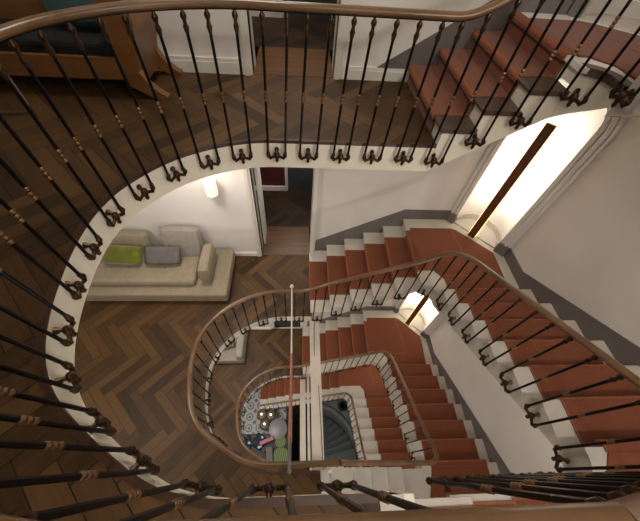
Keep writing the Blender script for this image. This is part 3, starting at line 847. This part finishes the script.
# ------------------------------------------------------------------ plank lamps in front of the niches
def plank_lamp(label, zl, power, h=1.62):
    cx_, cy_ = 2.735, 3.005
    root = thing('plank_lamp', label, 'floor lamp', (cx_, cy_, zl), 'backlit plank lamps')
    c0 = Vector(ch(0, 0, 0)); a = math.atan2(CB[1] - CA[1], CB[0] - CA[0])
    def loc(u, w, z): return (cx_ + u * cos(a) - w * sin(a), cy_ + u * sin(a) + w * cos(a), z)
    def bx(mb, u0, u1, w0, w1, z0, z1): mb.prism([(u0, w0), (u1, w0), (u1, w1), (u0, w1)], lambda p: loc(p[0], p[1], z0), lambda p: loc(p[0], p[1], z1))
    mb = MB(); bx(mb, -0.052, 0.052, -0.03, 0.0, zl + 0.012, zl + h); mb.obj('plank', M['lampwood'], root)
    mb = MB(); bx(mb, -0.045, 0.045, 0.0125, 0.03, zl + 0.012, zl + h - 0.01); mb.obj('backing_channel', M['white'], root)
    mb = MB(); bx(mb, -0.060, 0.060, 0.001, 0.012, zl + 0.03, zl + h); mb.obj('led_strip', M['strip_emit'], root)
    l = bpy.data.lights.new('niche_light', 'AREA'); l.shape = 'RECTANGLE'; l.size = 0.08; l.size_y = h - 0.6; l.energy = power; l.color = (1.0, 0.92, 0.80)
    o = bpy.data.objects.new('niche_light', l); COL.objects.link(o)
    o.location = loc(0, 0.045, zl + h / 2 + 0.2)
    n = Vector((-sin(a), cos(a), 0))
    # lamp -Z towards the niche, local Y upright
    zax = -n; yax = Vector((0, 0, 1)); xax = yax.cross(zax)
    o.rotation_euler = Matrix((xax, yax, zax)).transposed().to_euler()
plank_lamp('tall brown plank lamp glowing in front of the large bright niche', L1 + 0.0115, 6.0, 1.86)
plank_lamp('smaller-looking brown plank lamp before the lower niche, partly behind a handrail', L0 + 0.0115, 9, 1.86)
plank_lamp('deepest plank lamp on the landing above the winding steps', ZL0H + 0.0115, 11, 1.86)

# ------------------------------------------------------------------ wall sconce
def sconce():
    x, z = -1.205, -1.44
    root = thing('wall_sconce', 'small glowing wall light above the beige sofa', 'wall light', (x, YW, z))
    mb = MB(); mb.box(x - 0.05, x + 0.05, YW - 0.02, YW - 0.0005, z - 0.08, z + 0.08); mb.obj('back_plate', M['white'], root)
    mb = MB(); mb.lathe([(0.075, z - 0.11), (0.08, z - 0.1), (0.085, z + 0.12), (0.08, z + 0.125)], 16, 0, (x, YW - 0.105, 0))
    mb.obj('lamp_shade', M['shade'], root, smooth=True)
    l = bpy.data.lights.new('sconce_light', 'POINT'); l.energy = 1.2; l.color = (1.0, 0.8, 0.55); l.shadow_soft_size = 0.04
    o = bpy.data.objects.new('sconce_light', l); COL.objects.link(o); o.location = (x, YW - 0.22, z + 0.2)
M['shade'] = emit('glowing_shade', 'fff0d8', 0.42)
sconce()

# ------------------------------------------------------------------ sofa
def place(mb, name, mat, parent, loc, rot=(0, 0, 0)):
    o = bpy.data.objects.new(name, mb.mesh(name, mat, True)); COL.objects.link(o); weld(o)
    o.location = loc; o.rotation_euler = rot
    if parent: o.parent = parent; o.matrix_parent_inverse = parent_inv(parent)
    return o
def sofa(x1, yf, z, label, w=2.25, group=None):
    root = thing('sofa', label, 'sofa', (x1 - w / 2, yf + 0.4, z), group)
    yb = YW - 0.055
    mb = MB()
    mb.box(x1 - w, x1, yf, yb, z + 0.035, z + 0.255); mb.obj('platform', M['sofa'], root, bevel=0.035)
    mb = MB(); mb.box(x1 - w + 0.06, x1 - 0.06, yf + 0.06, yb - 0.06, z, z + 0.034); mb.obj('plinth', M['black'], root)
    mb = MB(); mb.box(x1 - w + 0.03, x1 - 0.50, yf + 0.15, yb - 0.22, z + 0.256, z + 0.40); seat = mb.obj('seat_cushion', M['sofa'], root, bevel=0.06)
    for k in range(3):
        mb = MB(); mb.sphere((x1 - w + 0.45 + 0.42 * k, yf + 0.42, z + 0.402), 0.014, 8, 5, sc=(1, 1, 0.4)); mb.obj('button', M['grey'], seat)
    place(cushion(0.98, 0.52, 0.2, p=0.22), 'back_cushion', M['sofa'], root, (x1 - w + 0.52, yb - 0.12, z + 0.50), (radians(74), 0, 0))
    place(cushion(0.66, 0.60, 0.2, p=0.22), 'back_cushion', M['sofa2'], root, (x1 - 0.76, yb - 0.14, z + 0.60), (radians(72), 0, 0))
    mb = cushion(0.17, 0.62, 0.40, p=0.16)
    place(mb, 'bolster', M['sofa'], root, (x1 - 0.33, yf + 0.48, z + 0.46))
    return root
sofa(-1.125, 2.38, Z1, 'beige platform sofa against the white wall with grey and green cushions', 2.3)
o = place(cushion(0.56, 0.30, 0.14), 'throw_cushion', M['grey'], None, (-2.14, 2.93, Z1 + 0.575), (radians(42), 0, radians(2)))
tag(o, 'grey oblong cushion leaning on the sofa back', 'cushion', 'sofa cushions')
o = place(cushion(0.58, 0.30, 0.16), 'throw_cushion', M['green'], None, (-2.74, 2.93, Z1 + 0.575), (radians(38), 0, radians(-2)))
tag(o, 'moss green velvet cushion at the left end of the sofa', 'cushion', 'sofa cushions')
# seat end seen one storey lower
def bench():
    z = Z0
    root = thing('bench', 'pale upholstered bench end one storey below, showing through the railing', 'bench', (-1.7, 2.8, z))
    mb = MB(); mb.box(-3.0, -1.33, 2.42, 3.3, z + 0.03, z + 0.26); mb.obj('platform', M['sofa2'], root, bevel=0.02)
    mb = MB(); mb.box(-1.52, -1.34, 2.44, 3.3, z + 0.261, z + 0.50); mb.obj('armrest', M['sofa2'], root, bevel=0.05)
    for x in (-2.9, -1.42):
        mb = MB(); mb.box(x - 0.03, x + 0.03, 2.5, 3.2, z + 0.0, z + 0.029); mb.obj('foot', M['black'], root)
bench()
o = place(cushion(0.42, 0.34, 0.14), 'throw_cushion', M['dgreen'], None, (-1.80, 2.86, Z0 + 0.335), (0, 0, 0.3))
tag(o, 'leaf green cushion on the bench one storey below', 'cushion', 'bench cushions')

# ------------------------------------------------------------------ daybed and chair on the camera floor
def daybed():
    root = thing('daybed', 'honey wood sleigh daybed with black mattress at the top left', 'daybed', (-2.4, 3.1, 0))
    yf, yb, xr, xl = 2.80, 3.34, -1.46, -3.3
    mb = MB(); mb.box(xl, xr, yf, yf + 0.035, 0.145, 0.315); mb.obj('side_rail', M['birch'], root, bevel=0.006)
    mb = MB(); mb.box(xl, xr, yb - 0.035, yb, 0.145, 0.315); mb.obj('side_rail', M['birch'], root, bevel=0.006)
    mb = MB(); mb.box(xl + 0.01, xr - 0.01, yf + 0.036, yb - 0.036, 0.16, 0.40); mb.obj('mattress', M['black'], root, bevel=0.03)
    # scrolled end: sleigh profile in the xz plane, extruded along y
    prof = []
    inner = [(-1.46, 0.10), (-1.47, 0.3), (-1.49, 0.5), (-1.49, 0.64), (-1.45, 0.70)]
    outer = [(-1.33, 0.71), (-1.27, 0.66), (-1.25, 0.58), (-1.27, 0.48), (-1.31, 0.35), (-1.345, 0.22), (-1.35, 0.10)]
    mb = MB(); mb.prism(inner + outer, lambda p: (p[0], yf - 0.01, p[1]), lambda p: (p[0], yb + 0.01, p[1])); ep = mb.obj('end_panel', M['birch'], root, smooth=True)
    mb = MB(); mb.tube([(-1.31, yf - 0.02, 0.645), (-1.31, yb + 0.015, 0.645)], 0.065, 14); mb.obj('scroll', M['birch'], ep, smooth=True)
    for y0 in (yf - 0.01, yb - 0.06):
        foot = [(-1.46, 0.20), (-1.45, 0.10), (-1.39, 0.07), (-1.31, 0.02), (-1.25, 0.0), (-1.175, 0.0), (-1.165, 0.025), (-1.22, 0.055), (-1.29, 0.12), (-1.34, 0.22)]
        mb = MB(); mb.prism(foot, lambda p: (p[0], y0 - 0.006, p[1]), lambda p: (p[0], y0 + 0.066, p[1])); mb.obj('foot', M['birch'], root, smooth=True)
        mb = MB(); mb.box(xl, xl + 0.07, y0, y0 + 0.06, 0, 0.144); mb.obj('foot', M['birch'], root)
    # curved wooden back
    bk = []
    N = 16
    for k in range(N + 1):
        f = k / N; x = xl + (xr - 0.28 - xl) * f; bk.append((x, 0.47 + 0.13 * sin(pi * f)))
    poly = [(xl, 0.316)] + bk + [(xr - 0.28, 0.316)]
    mb = MB(); mb.prism(poly, lambda p: (p[0], yb - 0.03, p[1]), lambda p: (p[0], yb, p[1])); mb.obj('back_panel', M['birch'], root)
daybed()
o = place(cushion(0.5, 0.3, 0.15), 'throw_cushion', M['teal'], None, (-1.82, 3.16, 0.56), (radians(60), 0, radians(-4)))
tag(o, 'dark teal cushion against the back of the wooden daybed', 'cushion')
def chair():
    root = thing('chair', 'chrome tube chair mostly outside the left edge', 'chair', (-2.6, 2.2, 0))
    r = 0.0115
    for y, n in ((2.50, 'frame_tube'), (2.02, 'frame_tube')):
        mb = MB()
        mb.tube([(-2.9, y - 0.1, 0.44), (-2.28, y - 0.01, 0.44), (-2.2, y, 0.42), (-2.185, y, 0.36), (-2.185, y, 0.06), (-2.20, y - 0.01, 0.022), (-2.25, y - 0.03, 0.013), (-2.9, y - 0.1, 0.013)], r, 8)
        mb.obj(n, M['chrome'], root, smooth=True)
    mb = MB(); mb.tube([(-2.9, 2.4, 0.013), (-2.9, 1.92, 0.013)], r, 8); mb.obj('crossbar', M['chrome'], root, smooth=True)
    mb = MB(); mb.box(-2.88, -2.36, 1.98, 2.36, 0.453, 0.49); mb.obj('seat', M['black'], root, bevel=0.015)
chair()

# ------------------------------------------------------------------ ground hall
def hall():
    hole_c, hr = (0.62, 0.35), 1.62
    # tiled floor left of the shaft and grey painted floor round the winding steps
    mb = MB(); mb.box(XL, -0.35, YB, YW, ZH - 0.1, ZH); struct(mb.obj('floor', M['tile']))
    arc = [(hole_c[0] + hr * cos(radians(a)), hole_c[1] + hr * sin(radians(a)) * 1.14) for a in range(0, 91, 5)]
    mb = MB(); mb.zprism([(XE + 1.2, 0.35)] + arc + [(-0.35, hole_c[1] + hr * 1.14), (-0.35, YW), (XE + 1.2, YW)], ZH - 0.1, ZH)
    struct(mb.obj('floor', M['spiral']))
    mb = MB(); mb.box(-0.35, XE + 1.2, YB, 0.35 - 0.0, ZH - 0.1, ZH); struct(mb.obj('floor', M['spiral']))
    mb = MB(); mb.box(XL, XW, YB, YW, ZH - 2.6, ZH - 2.5); struct(mb.obj('floor', M['spiral2']))
    mb = MB(); mb.box(-0.36, -0.30, 0.35, hole_c[1] + hr * 1.14, ZH - 2.5, ZH - 0.101); struct(mb.obj('wall_basement', M['slate']))
    # winding stair
    root = thing('winding_stair', 'dark grey winding steps curving down to the basement', 'stairs', (0.6, 0.4, ZH))
    a2 = [(hole_c[0] + (hr - 0.13) * cos(radians(a)), hole_c[1] + (hr - 0.13) * sin(radians(a)) * 1.16) for a in range(0, 91, 5)]
    mb = MB(); mb.zprism(arc + a2[::-1], ZH - 1.9, ZH + 0.09); mb.obj('stringer', M['spiral'], root, smooth=True)
    n = 9; C = Vector((0.05, 0.1))
    def edge(f):
        a = radians(4 + 84 * f); o = Vector((hole_c[0] + (hr - 0.14) * cos(a), hole_c[1] + (hr - 0.14) * sin(a) * 1.15))
        i = Vector((0.45 + 0.0 * f, 0.36 + 0.75 * f)); return o, i
    for k in range(n):
        o0, i0 = edge(k / n); o1, i1 = edge((k + 1) / n + 0.02)
        z = ZH - 0.17 * (k + 1)
        mb = MB(); mb.zprism([tuple(i0), tuple(o0), tuple((o0 + o1) / 2 * 1.0), tuple(o1), tuple(i1)], z - 0.17, z); mb.obj('tread', M['spiral2'], root, bevel=0.01)
hall()
mbp = MB(); mbp.lathe([(0.10, 0), (0.15, 0.05), (0.17, 0.2), (0.15, 0.34), (0.13, 0.36), (0.11, 0.34), (0.10, 0.1)], 20, 0, (1.70, 2.07, ZH + 0.001))
tag(mbp.obj('floor_vase', M['black'], smooth=True), 'round black pot at the corner above the winding steps', 'pot')
for k, (x, y, lb) in enumerate(((-1.17, 1.80, 'top left of three beside the patterned tiles'), (-0.86, 1.78, 'top right of three near the red steps'), (-1.06, 1.50, 'lowest of three next to the grey table'))):
    root = thing('table_lamp', 'round amber lamp, ' + lb, 'lamp', (x, y, ZH), 'round lamps in the tiled hall')
    mb = MB(); mb.lathe([(0.06, 0), (0.07, 0.02), (0.02, 0.05), (0.02, 0.5)], 14, 0, (x, y, ZH)); mb.obj('base', M['bronze'], root, smooth=True)
    mb = MB(); mb.lathe([(0.17, 0.50), (0.18, 0.52), (0.13, 0.60), (0.05, 0.62), (0.04, 0.59), (0.13, 0.51)], 20, 0, (x, y, ZH)); mb.obj('lamp_shade', M['brownsh'], root, smooth=True)
    mb = MB(); mb.sphere((x, y, ZH + 0.645), 0.028, 10, 7); mb.obj('bulb', M['bulb'], root, smooth=True)
def rtable(x, y, r, h, label):
    root = thing('round_table', label, 'table', (x, y, ZH))
    mb = MB(); mb.lathe([(r - 0.02, h - 0.03), (r, h - 0.02), (r, h - 0.005), (r - 0.01, h)], 32, 0, (x, y, ZH)); mb.obj('tabletop', M['tgrey'], root, smooth=True)
    mb = MB(); mb.lathe([(0.16, 0), (0.16, 0.02), (0.03, 0.04), (0.03, h - 0.031)], 16, 0, (x, y, ZH)); mb.obj('pedestal', M['iron'], root, smooth=True)
rtable(-0.60, 1.36, 0.31, 0.55, 'round grey pedestal table beside the three glowing lamps')
mb = MB()
def lounge():
    root = thing('lounge_chair', 'dark upholstered lounge seat heaped with cushions in the tiled hall', 'armchair', (-1.1, 0.75, ZH))
    mb = MB(); mb.box(-1.95, -0.25, 0.25, 1.25, ZH + 0.10, ZH + 0.36); mb.obj('seat', M['slate'], root, bevel=0.05)
    mb = MB(); mb.box(-1.95, -0.25, 0.05, 0.249, ZH + 0.10, ZH + 0.75); mb.obj('backrest', M['slate'], root, bevel=0.05)
    for x in (-1.88, -0.38):
        for y in (0.12, 1.12):
            mb = MB(); mb.box(x, x + 0.06, y, y + 0.06, ZH, ZH + 0.099); mb.obj('leg', M['iron'], root)
lounge()
PIL = [
    ((-0.50, 1.00), (0.50, 0.40), 'dgreen', 0.5, 'smaller upper one of two round green striped cushions in the hall', 0),
    ((-0.48, 0.57), (0.56, 0.56), 'dgreen', 0.2, 'larger lower round green striped cushion in the hall', 0),
    ((-0.95, 1.02), (0.50, 0.13), 'pink', 0.35, 'pink bolster cushion beside the upper green cushion', 1),
    ((-1.33, 0.52), (0.50, 0.13), 'pink', 0.2, 'pink bolster cushion at the bottom of the heap', 1),
    ((-1.68, 0.98), (0.42, 0.42), 'navy', 0.2, 'navy and white print cushion at the left of the heap', 0),
    ((-1.22, 1.02), (0.42, 0.40), 'navy', 1.0, 'navy and white print cushion behind the pink bolster', 0),
    ((-1.10, 0.48), (0.46, 0.40), 'slatecl', 0.5, 'dark blue grey cushion between the two pink bolsters', 0),
    ((-0.84, 0.62), (0.22, 0.5), 'grey', 0.1, 'narrow grey cushion beside the lower green cushion', 1),
    ((-1.62, 0.50), (0.36, 0.36), 'navy', 0.6, 'navy and white print cushion at the lower left of the heap', 0)]
M['slatecl'] = noisy('slate_cloth', '3a404c', '4a505c', 9, 0.9)
def round_cushion(r, h):
    mb = MB(); mb.lathe([(r * cos(t) ** 0.35 if abs(cos(t)) > 1e-6 else 0.001, h / 2 * sin(t)) for t in [radians(-89 + 178 * k / 14) for k in range(15)]], 24); return mb
for (p, s, m_, a, lb, hi) in PIL:
    if m_ == 'dgreen':
        o = place(round_cushion(s[1] / 2 + 0.0, 0.15), 'throw_cushion', M[m_], None, (p[0], p[1], ZH + 0.437), (0, 0, a))
        tag(o, lb, 'cushion', 'cushions heaped in the tiled hall'); continue
    o = place(cushion(s[0], s[1], 0.15), 'throw_cushion', M[m_], None, (p[0], p[1], ZH + 0.437 + 0.13 * hi), (0, 0, a))
    tag(o, lb, 'cushion', 'cushions heaped in the tiled hall')
